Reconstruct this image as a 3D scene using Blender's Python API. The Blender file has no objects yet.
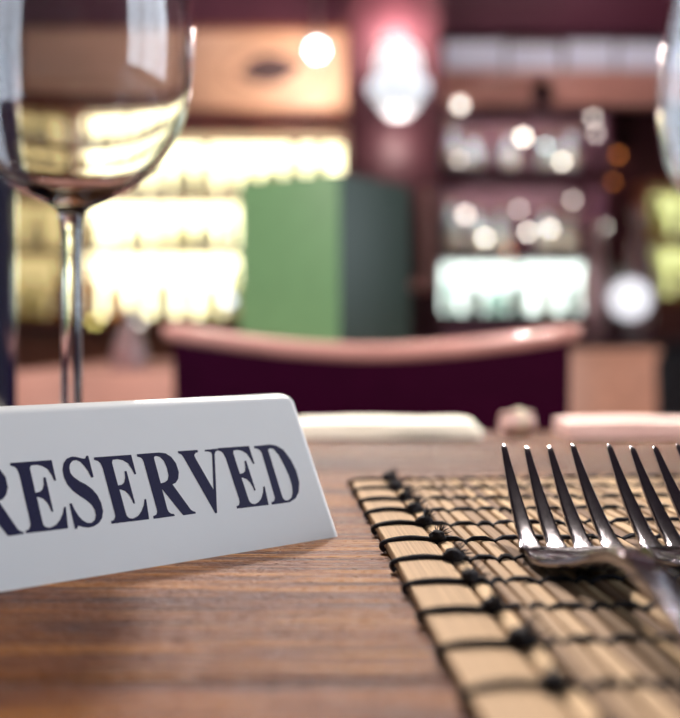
import bpy, bmesh, math, random
from mathutils import Vector, Matrix, noise
random.seed(7)
sc = bpy.context.scene
COL = sc.collection
PI = math.pi

# ---------------------------------------------------------------- camera
F = 900.0                     # focal length in pixels of a 680x718 frame
TABLE_Z = 0.750
CAM_Z = TABLE_Z + 0.064
cam_data = bpy.data.cameras.new('camera')
cam = bpy.data.objects.new('camera', cam_data); COL.objects.link(cam)
cam.location = (0, 0, CAM_Z); cam.rotation_euler = (PI / 2, 0, 0)
cam_data.sensor_fit = 'VERTICAL'; cam_data.sensor_height = 36.0
cam_data.lens = F / 718 * 36.0
cam_data.shift_y = -24.0 / 718
cam_data.clip_start = 0.01; cam_data.clip_end = 60
cam_data.dof.use_dof = True
cam_data.dof.focus_distance = 0.264
cam_data.dof.aperture_fstop = 5.7
cam_data.dof.aperture_blades = 7
cam_data.dof.aperture_rotation = 0.2
sc.camera = cam

# ---------------------------------------------------------------- world, lights, exposure
world = bpy.data.worlds.new('daylight'); sc.world = world; world.use_nodes = True
bg = world.node_tree.nodes['Background']
bg.inputs['Color'].default_value = (0.80, 0.90, 1.0, 1); bg.inputs['Strength'].default_value = 8.0
vs = sc.view_settings
vs.view_transform = 'Standard'; vs.look = 'None'; vs.gamma = 1.0; vs.use_curve_mapping = False
vs.exposure = 0.0
sc.cycles.use_denoising = True
sc.cycles.sample_clamp_indirect = 6.0
sc.cycles.caustics_reflective = False; sc.cycles.caustics_refractive = True
sc.cycles.max_bounces = 10; sc.cycles.transparent_max_bounces = 12; sc.cycles.transmission_bounces = 10

KEY_POS = (0.62, 2.00, 2.92)          # ceiling spotlight behind and above the table
def portal(name, loc, rot, sx, sy):
    l = bpy.data.lights.new(name, 'AREA'); l.shape = 'RECTANGLE'; l.size = sx; l.size_y = sy
    l.cycles.is_portal = True
    o = bpy.data.objects.new(name, l); COL.objects.link(o); o.location = loc; o.rotation_euler = rot
portal('window_portal_right', (3.12, 0.35, 1.75), (0, PI / 2, 0), 1.9, 2.9)
key = bpy.data.lights.new('key_spot', 'SPOT'); key.energy = 380; key.color = (1.0, 0.90, 0.78)
key.spot_size = math.radians(50); key.spot_blend = 0.6; key.shadow_soft_size = 0.045
ko = bpy.data.objects.new('key_spot', key); COL.objects.link(ko); ko.location = (KEY_POS[0], KEY_POS[1], KEY_POS[2] - 0.09)
ko.rotation_euler = (Vector((0.05, 0.30, TABLE_Z)) - ko.location).to_track_quat('-Z', 'Y').to_euler()

fs = bpy.data.lights.new('room_fill_spot', 'SPOT'); fs.energy = 520; fs.color = (1.0, 0.84, 0.80)  # unseen spot added as front fill on chair, menu and cloth
fs.spot_size = math.radians(36); fs.spot_blend = 0.5; fs.shadow_soft_size = 0.05
FSP = Vector((-1.3, -0.6, 2.90)); FSA = Vector((0.05, 1.40, 0.80))
fo = bpy.data.objects.new('room_fill_spot', fs); COL.objects.link(fo); fo.location = FSP - Vector((0, 0, 0.07)); fo.rotation_euler = (FSA - FSP).to_track_quat('-Z', 'Y').to_euler()

bs = bpy.data.lights.new('bar_spot', 'SPOT'); bs.energy = 480; bs.color = (1.0, 0.93, 0.90)
bs.spot_size = math.radians(18); bs.spot_blend = 0.6; bs.shadow_soft_size = 0.08
BSP = Vector((-0.27, 2.45, 2.88)); BSA = Vector((-0.05, 0.14, TABLE_Z))
bo = bpy.data.objects.new('bar_spot', bs); COL.objects.link(bo); bo.location = BSP - Vector((0, 0, 0.07)); bo.rotation_euler = (BSA - BSP).to_track_quat('-Z', 'Y').to_euler()

# ---------------------------------------------------------------- materials
MATS = {}
def new_mat(name):
    m = bpy.data.materials.new(name); m.use_nodes = True
    MATS[name] = m
    return m, m.node_tree.nodes, m.node_tree.links, m.node_tree.nodes['Principled BSDF']
def mat(name, col, rough=0.5, metal=0.0, coat=0.0, spec=0.5, vary=0.12, scale=30, bump=0.0, bscale=200, stretch=(1, 1, 1), sheen=0.0):
    m, n, l, p = new_mat(name)
    tc = n.new('ShaderNodeTexCoord'); mp = n.new('ShaderNodeMapping'); mp.inputs['Scale'].default_value = stretch
    nz = n.new('ShaderNodeTexNoise'); nz.inputs['Scale'].default_value = scale; nz.inputs['Detail'].default_value = 4
    rp = n.new('ShaderNodeValToRGB')
    rp.color_ramp.elements[0].position = 0.3; rp.color_ramp.elements[1].position = 0.7
    rp.color_ramp.elements[0].color = tuple(c * (1 - vary) for c in col) + (1,)
    rp.color_ramp.elements[1].color = tuple(min(1, c * (1 + vary)) for c in col) + (1,)
    l.new(tc.outputs['Object'], mp.inputs[0]); l.new(mp.outputs[0], nz.inputs['Vector'])
    l.new(nz.outputs[0], rp.inputs[0]); l.new(rp.outputs[0], p.inputs['Base Color'])
    p.inputs['Roughness'].default_value = rough; p.inputs['Metallic'].default_value = metal
    p.inputs['Coat Weight'].default_value = coat; p.inputs['Specular IOR Level'].default_value = spec
    p.inputs['Sheen Weight'].default_value = sheen
    if bump:
        n2 = n.new('ShaderNodeTexNoise'); n2.inputs['Scale'].default_value = bscale; n2.inputs['Detail'].default_value = 5
        b = n.new('ShaderNodeBump'); b.inputs['Strength'].default_value = bump; b.inputs['Distance'].default_value = 0.001
        l.new(mp.outputs[0], n2.inputs['Vector']); l.new(n2.outputs[0], b.inputs['Height']); l.new(b.outputs[0], p.inputs['Normal'])
    return m
def emit(name, col, strength, patchy=0.0, scale=6):
    m, n, l, p = new_mat(name)
    p.inputs['Base Color'].default_value = tuple(c * 0.8 for c in col) + (1,)
    p.inputs['Emission Color'].default_value = col + (1,)
    p.inputs['Emission Strength'].default_value = strength
    p.inputs['Roughness'].default_value = 0.6
    return m
def glass(name, col=(1, 1, 1), ior=1.47, rough=0.0):
    m, n, l, p = new_mat(name)
    p.inputs['Base Color'].default_value = col + (1,)
    p.inputs['Transmission Weight'].default_value = 1.0; p.inputs['IOR'].default_value = ior
    p.inputs['Roughness'].default_value = rough
    return m
def pane_mat(name):
    m, n, l, p = new_mat(name)
    tr = n.new('ShaderNodeBsdfTransparent'); gl = n.new('ShaderNodeBsdfGlossy'); gl.inputs['Roughness'].default_value = 0.02
    fr = n.new('ShaderNodeFresnel'); mx = n.new('ShaderNodeMixShader')
    l.new(fr.outputs[0], mx.inputs[0]); l.new(tr.outputs[0], mx.inputs[1]); l.new(gl.outputs[0], mx.inputs[2])
    l.new(mx.outputs[0], n['Material Output'].inputs[0])
    return m
def vessel(name, col, clear=0.5):
    """pale back-lit bottle glass: light passes through, with a gloss coat"""
    m, n, l, p = new_mat(name)
    oi = n.new('ShaderNodeObjectInfo'); hs = n.new('ShaderNodeHueSaturation')
    mr = n.new('ShaderNodeMapRange'); mr.inputs['To Min'].default_value = 0.55; mr.inputs['To Max'].default_value = 1.15
    l.new(oi.outputs['Random'], mr.inputs[0]); l.new(mr.outputs[0], hs.inputs['Value']); hs.inputs['Color'].default_value = col + (1,)
    t = n.new('ShaderNodeBsdfTranslucent'); tr = n.new('ShaderNodeBsdfTransparent'); gl = n.new('ShaderNodeBsdfGlossy')
    df = n.new('ShaderNodeBsdfDiffuse')
    gl.inputs['Roughness'].default_value = 0.08
    l.new(hs.outputs[0], t.inputs[0]); l.new(hs.outputs[0], tr.inputs[0]); l.new(hs.outputs[0], df.inputs[0])
    m0 = n.new('ShaderNodeMixShader'); m0.inputs[0].default_value = 0.4; l.new(t.outputs[0], m0.inputs[1]); l.new(df.outputs[0], m0.inputs[2])
    m1 = n.new('ShaderNodeMixShader'); m1.inputs[0].default_value = clear; l.new(m0.outputs[0], m1.inputs[1]); l.new(tr.outputs[0], m1.inputs[2])
    fr = n.new('ShaderNodeFresnel'); m2 = n.new('ShaderNodeMixShader')
    l.new(fr.outputs[0], m2.inputs[0]); l.new(m1.outputs[0], m2.inputs[1]); l.new(gl.outputs[0], m2.inputs[2])
    l.new(m2.outputs[0], n['Material Output'].inputs[0])
    return m

# varnished table planks: long grain along X, worn gloss
def wood_table():
    m, n, l, p = new_mat('table_wood')
    tc = n.new('ShaderNodeTexCoord'); oi = n.new('ShaderNodeObjectInfo')
    add = n.new('ShaderNodeVectorMath'); add.operation = 'ADD'
    sc_ = n.new('ShaderNodeVectorMath'); sc_.operation = 'SCALE'; sc_.inputs['Scale'].default_value = 3.0
    cmb = n.new('ShaderNodeCombineXYZ'); l.new(oi.outputs['Random'], cmb.inputs[0]); l.new(oi.outputs['Random'], cmb.inputs[1])
    l.new(cmb.outputs[0], sc_.inputs[0]); l.new(tc.outputs['Object'], add.inputs[0]); l.new(sc_.outputs[0], add.inputs[1])
    def stretched(sx, sy, scale, detail=5, rough=0.6):
        mp = n.new('ShaderNodeMapping'); mp.inputs['Scale'].default_value = (sx, sy, sy)
        l.new(add.outputs[0], mp.inputs[0])
        t = n.new('ShaderNodeTexNoise'); t.inputs['Scale'].default_value = scale; t.inputs['Detail'].default_value = detail
        t.inputs['Roughness'].default_value = rough; t.inputs['Distortion'].default_value = 0.3
        l.new(mp.outputs[0], t.inputs['Vector']); return t
    a = stretched(3, 45, 1.0, 4, 0.55); b = stretched(14, 420, 1.0, 5, 0.7)
    mix = n.new('ShaderNodeMath'); mix.operation = 'MULTIPLY_ADD'; mix.inputs[1].default_value = 0.72
    l.new(b.outputs[0], mix.inputs[0])
    ml = n.new('ShaderNodeMath'); ml.operation = 'MULTIPLY'; ml.inputs[1].default_value = 0.28; l.new(a.outputs[0], ml.inputs[0])
    l.new(ml.outputs[0], mix.inputs[2])
    rp = n.new('ShaderNodeValToRGB'); e = rp.color_ramp.elements
    e[0].position = 0.415; e[0].color = (0.024, 0.008, 0.008, 1)
    e[1].position = 0.60; e[1].color = (0.50, 0.28, 0.15, 1)
    x = e.new(0.47); x.color = (0.110, 0.044, 0.030, 1)
    x = e.new(0.54); x.color = (0.23, 0.105, 0.060, 1)
    l.new(mix.outputs[0], rp.inputs[0])
    hs = n.new('ShaderNodeHueSaturation'); mr = n.new('ShaderNodeMapRange')
    mr.inputs['To Min'].default_value = 0.46; mr.inputs['To Max'].default_value = 0.76; hs.inputs['Saturation'].default_value = 1.35
    l.new(oi.outputs['Random'], mr.inputs[0]); l.new(mr.outputs[0], hs.inputs['Value']); l.new(rp.outputs[0], hs.inputs['Color'])
    l.new(hs.outputs[0], p.inputs['Base Color'])
    c = stretched(230, 420, 1.0, 3, 0.7)
    rr = n.new('ShaderNodeMapRange'); rr.inputs['From Min'].default_value = 0.3; rr.inputs['From Max'].default_value = 0.7
    rr.inputs['To Min'].default_value = 0.16; rr.inputs['To Max'].default_value = 0.66
    p.inputs['Specular IOR Level'].default_value = 0.22
    l.new(c.outputs[0], rr.inputs[0]); l.new(rr.outputs[0], p.inputs['Roughness'])
    hb = n.new('ShaderNodeMath'); hb.operation = 'ADD'; l.new(b.outputs[0], hb.inputs[0]); l.new(c.outputs[0], hb.inputs[1])
    bp = n.new('ShaderNodeBump'); bp.inputs['Strength'].default_value = 1.0; bp.inputs['Distance'].default_value = 0.0011
    l.new(hb.outputs[0], bp.inputs['Height']); l.new(bp.outputs[0], p.inputs['Normal'])
    return m
wood_table()

def bamboo(name, lo, hi, streak=900):
    m, n, l, p = new_mat(name)
    tc = n.new('ShaderNodeTexCoord'); oi = n.new('ShaderNodeObjectInfo')
    mp = n.new('ShaderNodeMapping'); mp.inputs['Scale'].default_value = (streak, 9, 60); l.new(tc.outputs['Object'], mp.inputs[0])
    t = n.new('ShaderNodeTexNoise'); t.inputs['Scale'].default_value = 1; t.inputs['Detail'].default_value = 4; l.new(mp.outputs[0], t.inputs['Vector'])
    rp = n.new('ShaderNodeValToRGB'); e = rp.color_ramp.elements
    e[0].position = 0.0; e[0].color = lo + (1,); e[1].position = 1.0; e[1].color = hi + (1,)
    l.new(oi.outputs['Random'], rp.inputs[0])
    mr = n.new('ShaderNodeMapRange'); mr.inputs['From Min'].default_value = 0.3; mr.inputs['From Max'].default_value = 0.7
    mr.inputs['To Min'].default_value = 0.72; mr.inputs['To Max'].default_value = 1.15
    l.new(t.outputs[0], mr.inputs[0])
    hs = n.new('ShaderNodeHueSaturation'); l.new(mr.outputs[0], hs.inputs['Value']); l.new(rp.outputs[0], hs.inputs['Color'])
    l.new(hs.outputs[0], p.inputs['Base Color']); p.inputs['Roughness'].default_value = 0.6; p.inputs['Specular IOR Level'].default_value = 0.12
    bp = n.new('ShaderNodeBump'); bp.inputs['Strength'].default_value = 0.35; bp.inputs['Distance'].default_value = 0.0004
    l.new(t.outputs[0], bp.inputs['Height']); l.new(bp.outputs[0], p.inputs['Normal'])
    return m
bamboo('bamboo_slat', (0.16, 0.093, 0.060), (0.57, 0.395, 0.235))
bamboo('bamboo_hem', (0.41, 0.272, 0.158), (0.41, 0.272, 0.158), 1400)
mat('thread_black', (0.010, 0.008, 0.016), 0.85, bump=0.8, bscale=2500, vary=0.3, scale=900)
mat('acrylic_white', (0.80, 0.81, 0.84), 0.28, vary=0.012, scale=40, bump=0.02, bscale=1500)
mat('print_navy', (0.013, 0.012, 0.055), 0.55, spec=0.25, vary=0.18, scale=1800)
mat('steel', (0.33, 0.31, 0.35), 0.10, metal=1.0, vary=0.1, scale=500, bump=0.05, bscale=700, stretch=(1, 0.15, 1))
glass('wine_glass_clear', (0.985, 0.985, 1.0))
glass('bottle_dark_glass', (0.05, 0.06, 0.10), 1.5)
mat('bottle_foil', (0.02, 0.02, 0.03), 0.3, metal=0.6)
mat('bottle_paper', (0.55, 0.53, 0.50), 0.7)
mat('bottle_wine', (0.012, 0.014, 0.035), 0.06, coat=1.0)
mat('napkin_cream', (0.86, 0.84, 0.72), 0.85, bump=0.3, bscale=900, vary=0.05)
mat('napkin_pink', (0.84, 0.62, 0.56), 0.85, bump=0.3, bscale=900, vary=0.05)
mat('leather_maroon', (0.022, 0.0005, 0.011), 0.7, spec=0.04, bump=0.15, bscale=400)
mat('rail_wood', (0.56, 0.29, 0.25), 0.30, coat=0.4, vary=0.15, scale=14, stretch=(1, 6, 6))
mat('dark_wood', (0.050, 0.013, 0.024), 0.42, vary=0.3, scale=8, stretch=(6, 6, 1))
mat('brown_wood', (0.22, 0.070, 0.035), 0.45, vary=0.25, scale=8, stretch=(1, 6, 6))
mat('tan_wood', (0.58, 0.36, 0.25), 0.5, vary=0.12, scale=5, stretch=(1, 5, 5))
mat('tan_leather', (0.58, 0.31, 0.21), 0.55, bump=0.1, bscale=300)
mat('cloth_terracotta', (0.50, 0.265, 0.205), 0.85, vary=0.06, bump=0.2, bscale=600)
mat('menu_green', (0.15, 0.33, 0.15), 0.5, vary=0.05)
mat('menu_shaded_green', (0.014, 0.032, 0.018), 0.5, vary=0.05)  # right page lies in shade: its darkness is put into the green
mat('menu_paper', (0.82, 0.80, 0.72), 0.8)
mat('wall_plum', (0.075, 0.011, 0.034), 0.7, vary=0.15, scale=3)
mat('wall_cream', (0.78, 0.74, 0.72), 0.8, vary=0.03, scale=2)
mat('wall_red', (0.050, 0.005, 0.010), 0.7, vary=0.2, scale=3)
mat('column_rose', (0.072, 0.020, 0.028), 0.5, vary=0.12, scale=4, stretch=(4, 4, 1))
mat('floor_wood', (0.10, 0.045, 0.03), 0.4, vary=0.3, scale=3, stretch=(1, 8, 1))
mat('ceiling_plum', (0.070, 0.040, 0.055), 0.8, vary=0.05, scale=2)
mat('frame_black', (0.02, 0.018, 0.022), 0.4)
mat('emblem_brown', (0.05, 0.025, 0.03), 0.6)
mat('copper', (0.60, 0.32, 0.28), 0.3, metal=0.8)
mat('lamp_metal', (0.25, 0.22, 0.22), 0.3, metal=1.0)
pane_mat('window_glass')
vessel('vessel_yellow', (0.92, 0.86, 0.48)); vessel('vessel_cream', (0.96, 0.93, 0.74)); vessel('vessel_amber', (0.80, 0.48, 0.14))
vessel('vessel_blue', (0.72, 0.82, 0.92)); vessel('vessel_mint', (0.72, 0.90, 0.84)); vessel('vessel_pink', (0.90, 0.68, 0.70))
vessel('opal_blue', (0.80, 0.86, 0.93), 0.12); vessel('opal_mint', (0.80, 0.92, 0.88), 0.12); vessel('opal_pink', (0.92, 0.80, 0.80), 0.12)
mat('cap_brown', (0.12, 0.06, 0.03), 0.4); mat('label_cream', (0.80, 0.74, 0.56), 0.8)
emit('glow_warm', (1.0, 0.96, 0.60), 4.2); emit('glow_dim', (1.0, 0.80, 0.36), 0.75); emit('glow_mint', (0.88, 1.0, 0.93), 3.0)
emit('glow_lime', (0.93, 1.0, 0.42), 1.3); emit('glow_frost', (0.72, 0.78, 0.95), 0.15); emit('glow_lantern', (0.95, 0.97, 1.0), 1.1)
emit('glow_spot', (1.0, 0.98, 1.0), 22.0); emit('glow_globe', (0.93, 0.93, 1.0), 1.15); emit('glow_glint', (1.0, 0.95, 0.82), 11.0)
emit('glow_glint_soft', (1.0, 0.92, 0.82), 5.5); emit('glow_bulb_amber', (1.0, 0.30, 0.06), 2.0); emit('glow_glint_teal', (0.65, 0.95, 0.95), 5.0)
emit('glow_bulb_yellow', (1.0, 0.86, 0.25), 3.6); emit('glow_glint_blue', (0.80, 0.88, 1.0), 3.4); emit('glow_fill_strip', (0.95, 0.97, 1.0), 120.0)
emit('glow_ring', (0.86, 0.91, 1.0), 1.2)
emit('key_lens', (1.0, 0.9, 0.78), 12.0)

# ---------------------------------------------------------------- mesh helpers
def link(name, me, parent=None, m=None, smooth=False):
    o = bpy.data.objects.new(name, me); COL.objects.link(o)
    if m: me.materials.clear(); me.materials.append(MATS[m])
    if smooth:
        for p in me.polygons: p.use_smooth = True
    if parent: o.parent = parent
    return o
def from_bm(name, bm, parent=None, m=None, smooth=False, auto=None):
    bmesh.ops.recalc_face_normals(bm, faces=bm.faces[:])
    me = bpy.data.meshes.new(name); bm.to_mesh(me); bm.free()
    o = link(name, me, parent, m, smooth or auto is not None)
    if auto is not None:
        try: me.set_sharp_from_angle(angle=math.radians(auto))
        except Exception: pass
    return o
def empty(name, loc, rz=0.0):
    o = bpy.data.objects.new(name, None); COL.objects.link(o); o.location = loc; o.rotation_euler = (0, 0, rz)
    o.empty_display_size = 0.05
    return o
def tag(o, label, cat, group=None, kind=None):
    if label: o['label'] = label
    if cat: o['category'] = cat
    if group: o['group'] = group
    if kind: o['kind'] = kind
    return o
def add_box(bm, lo, hi, bev=0.0):
    r = bmesh.ops.create_cube(bm, size=1.0)
    vsx = r['verts']
    for v in vsx:
        v.co = Vector([(lo[i] + hi[i]) / 2 + v.co[i] * (hi[i] - lo[i]) for i in range(3)])
    if bev > 0:
        ed = list({e for v in vsx for e in v.link_edges})
        bmesh.ops.bevel(bm, geom=ed, offset=bev, segments=2, affect='EDGES', profile=0.6)
def box(name, lo, hi, m, parent=None, bev=0.004):
    bm = bmesh.new(); add_box(bm, lo, hi, bev)
    return from_bm(name, bm, parent, m, auto=40)
def add_lathe(bm, prof, seg=32, c=(0, 0, 0)):
    rings = []
    for r, z in prof:
        if r < 1e-6: rings.append([bm.verts.new((c[0], c[1], c[2] + z))])
        else: rings.append([bm.verts.new((c[0] + r * math.cos(2 * PI * k / seg), c[1] + r * math.sin(2 * PI * k / seg), c[2] + z)) for k in range(seg)])
    for a, b in zip(rings, rings[1:]):
        if len(a) == 1 and len(b) == 1: continue
        for k in range(seg):
            k2 = (k + 1) % seg
            if len(a) == 1: bm.faces.new((a[0], b[k], b[k2]))
            elif len(b) == 1: bm.faces.new((a[k], b[0], a[k2]))
            else: bm.faces.new((a[k], b[k], b[k2], a[k2]))
def lathe(name, prof, m, parent=None, seg=32, c=(0, 0, 0), auto=45):
    bm = bmesh.new(); add_lathe(bm, prof, seg, c)
    return from_bm(name, bm, parent, m, auto=auto)
def smooth_pts(pts, k=6):
    """Catmull-Rom through points of any dimension"""
    out = []; n = len(pts)
    for i in range(n - 1):
        p0 = pts[max(i - 1, 0)]; p1 = pts[i]; p2 = pts[i + 1]; p3 = pts[min(i + 2, n - 1)]
        for j in range(k):
            t = j / k
            out.append(tuple(0.5 * (2 * b + (c - a) * t + (2 * a - 5 * b + 4 * c - d) * t * t + (-a + 3 * b - 3 * c + d) * t ** 3)
                             for a, b, c, d in zip(p0, p1, p2, p3)))
    out.append(tuple(pts[-1])); return out
def add_tube(bm, pts, rad, seg=8, cap=True):
    pts = [Vector(p) for p in pts]; n = len(pts)
    rads = rad if isinstance(rad, (list, tuple)) else [rad] * n
    rings = []; up = None
    for i, p in enumerate(pts):
        t = (pts[min(i + 1, n - 1)] - pts[max(i - 1, 0)]).normalized()
        if up is None:
            up = Vector((0, 0, 1)) if abs(t.z) < 0.9 else Vector((1, 0, 0))
        a = t.cross(up).normalized(); b = a.cross(t).normalized(); up = b
        rings.append([bm.verts.new(p + (a * math.cos(2 * PI * k / seg) + b * math.sin(2 * PI * k / seg)) * rads[i]) for k in range(seg)])
    for a, b in zip(rings, rings[1:]):
        for k in range(seg): bm.faces.new((a[k], a[(k + 1) % seg], b[(k + 1) % seg], b[k]))
    if cap:
        bm.faces.new(rings[0][::-1]); bm.faces.new(rings[-1])
def tube(name, pts, rad, m, parent=None, seg=10):
    bm = bmesh.new(); add_tube(bm, pts, rad, seg)
    return from_bm(name, bm, parent, m, auto=50)
def add_sections(bm, secs):
    """skin a list of closed rings (same count) and cap the ends"""
    rings = [[bm.verts.new(p) for p in s] for s in secs]
    n = len(rings[0])
    for a, b in zip(rings, rings[1:]):
        for k in range(n): bm.faces.new((a[k], a[(k + 1) % n], b[(k + 1) % n], b[k]))
    bm.faces.new(rings[0][::-1]); bm.faces.new(rings[-1])
def add_prism(bm, poly, z0, z1, fn):
    a = [bm.verts.new(fn(u, v, z0)) for u, v in poly]; b = [bm.verts.new(fn(u, v, z1)) for u, v in poly]
    n = len(poly)
    for k in range(n): bm.faces.new((a[k], a[(k + 1) % n], b[(k + 1) % n], b[k]))
    bm.faces.new(a[::-1]); bm.faces.new(b)
def copy_tree(o, parent=None):
    c = o.copy(); COL.objects.link(c); c.parent = parent
    for ch in list(o.children): copy_tree(ch, c)
    return c
def at(px, py, D):
    """point at depth D that the pixel (px, py) shows"""
    return Vector(((px - 340) / F * D, D, CAM_Z - (py - 335) / F * D))
def zz(py, D): return CAM_Z - (py - 335) / F * D
def xx(px, D): return (px - 340) / F * D

# ================================================================ THE ROOM
X0, X1, Y0, Y1, H = -3.2, 3.2, -2.5, 5.0, 3.0
def struct(o): o['kind'] = 'structure'; return o
struct(box('floor', (X0, Y0, -0.1), (X1, Y1, 0.0), 'floor_wood', bev=0))
struct(box('ceiling', (X0, Y0, H), (X1, Y1, H + 0.1), 'ceiling_plum', bev=0))
struct(box('wall_back', (X0 - .1, Y1, 0), (X1 + .1, Y1 + 0.1, H), 'wall_plum', bev=0))
struct(box('wall_left', (X0 - 0.1, Y0, 0), (X0, Y1, H), 'wall_cream', bev=0))
def wall_hole(name, fn, a0, a1, h0, h1, b0, b1, z0, z1):
    bm = bmesh.new()
    for (p0, p1, q0, q1) in ((a0, b0, 0, H), (b1, a1, 0, H), (b0, b1, 0, z0), (b0, b1, z1, H)):
        lo, hi = fn(p0, q0, 0), fn(p1, q1, 1)
        add_box(bm, [min(u, v) for u, v in zip(lo, hi)], [max(u, v) for u, v in zip(lo, hi)])
    return struct(from_bm(name, bm, None, 'wall_cream'))
wall_hole('wall_right', lambda a, z, t: (X1 + 0.1 * t, a, z), Y0, Y1, 0, H, -1.1, 1.8, 0.8, 2.7)
struct(box('wall_front', (X0 - .1, Y0 - .1, 0), (X1 + .1, Y0, H), 'wall_cream', bev=0))
def window(name, fn, b0, b1, nx):
    w = empty(name, fn((b0 + b1) / 2, 0.8, 0.0)); w['kind'] = 'structure'
    inv = Matrix.Translation(-Vector(w.location))
    def put(nm, a0, a1, z0, z1, t0, t1, m):
        lo, hi = fn(a0, z0, t0), fn(a1, z1, t1)
        o = box(nm, [min(u, v) for u, v in zip(lo, hi)], [max(u, v) for u, v in zip(lo, hi)], m, w, 0.0)
        o.data.transform(inv)
    put('window_frame', b0, b1, 0.8, 0.86, 0.02, 0.08, 'frame_black'); put('window_frame', b0, b1, 2.64, 2.7, 0.02, 0.08, 'frame_black')
    for k in range(nx + 1):
        a = b0 + (b1 - b0 - 0.05) * k / nx
        put('mullion', a, a + 0.05, 0.86, 2.64, 0.02, 0.08, 'frame_black')
        if k < nx: put('pane', a + 0.05, b0 + (b1 - b0 - 0.05) * (k + 1) / nx, 0.86, 2.64, 0.045, 0.05, 'window_glass')
window('window_1', lambda a, z, t: (X1 + t, a, z), -1.1, 1.8, 3)

# column between the two lit bays
DC = 3.9
struct(box('trim_1', (xx(347, DC), DC, 0), (xx(441, DC), 4.35, H), 'column_rose', bev=0.01))
# dark beam under the ceiling across the bar
DB = 4.30
struct(box('trim_2', (X0, 4.36, zz(28, DB)), (X1, Y1, H), 'wall_plum', bev=0.01))

# ================================================================ OUR TABLE
table = empty('dining_table', (0.1, 0.24, 0)); tag(table, 'brown varnished plank dining table in the foreground', 'table')
edges = [-0.14, -0.045, 0.05, 0.1675, 0.417, 0.600]
for a, b in zip(edges, edges[1:]):
    o = box('plank', (-0.95, a + 0.0004 - .24, TABLE_Z - 0.030), (0.95, b - 0.0004 - .24, TABLE_Z), 'table_wood', table, bev=0.0008)
box('underframe', (-0.90, -0.33, TABLE_Z - 0.045), (0.90, 0.31, TABLE_Z - 0.0301), 'dark_wood', table, bev=0.003)
box('apron', (-0.85, -0.32, TABLE_Z - 0.13), (0.85, -0.295, TABLE_Z - 0.0451), 'dark_wood', table)
box('apron', (-0.85, 0.275, TABLE_Z - 0.13), (0.85, 0.30, TABLE_Z - 0.0451), 'dark_wood', table)
for sx in (-1, 1):
    for yy in (-0.29, 0.245):
        box('leg', (sx * 0.85 - 0.03, yy - 0.02, 0), (sx * 0.85 + 0.03, yy + 0.04, TABLE_Z - 0.0451), 'dark_wood', table)

# ================================================================ RESERVED SIGN
SD = Vector((0.806, 0.591, 0)).normalized(); SN = Vector((-SD.y, SD.x, 0))
SW, SH = 0.0265, 0.0440
sign = empty('reserved_sign', (-0.0007, 0.2856, TABLE_Z))
tag(sign, 'white tent sign reading RESERVED in navy serif letters', 'sign')
def sign_pt(u, b, z): return SD * u + SN * b + Vector((0, 0, z))
def tent_profile(w, h, r, n=8):
    """outer line of the bent sheet: foot, ridge arc, foot, in (back offset, height)"""
    L = math.hypot(w, h); half = math.atan2(w, h)           # half angle at the ridge
    cy = h - r / math.sin(half) + r * (1 / math.sin(half) - 1) * 0.0
    a0 = PI - half; pts = [(0.0, 0.0)]
    for i in range(n + 1):
        a = PI - half - 0 + (-(PI - 2 * half)) * i / n
        pts.append((w + r * math.cos(a) , cy + r * math.sin(a)))
    pts.append((2 * w, 0.0)); return pts
RR = 0.0045; half = math.atan2(SW, SH)
K = (SH + RR * (1 / math.sin(half) - 1)) / SH            # same face plane; the rounded ridge ends at SH
outer = tent_profile(SW * K, SH * K, RR)
t = 0.0028; off = t / math.cos(half)
inner = [(off, 0.0)] + [(SW * K + (RR - t) * math.cos(a), SH * K - RR / math.sin(half) + (RR - t) * math.sin(a)) for a in (PI - half, PI / 2, half)] + [(2 * SW * K - off, 0.0)]
poly = outer + inner[::-1]
SL, CR = 0.1185, 0.0042
us = [CR * (1 - math.cos(q * PI / 16)) for q in range(9)]
us = us + [SL - v for v in us[::-1]]
bm = bmesh.new(); secs = []
for u in us:
    e_ = max(0.0, CR - min(u, SL - u)); top = SH - (CR - math.sqrt(max(0, CR * CR - e_ * e_)))
    secs.append([sign_pt(-u, b, min(z, top)) for b, z in poly])
add_sections(bm, secs)
from_bm('sign_body', bm, sign, 'acrylic_white', auto=38)
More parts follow.
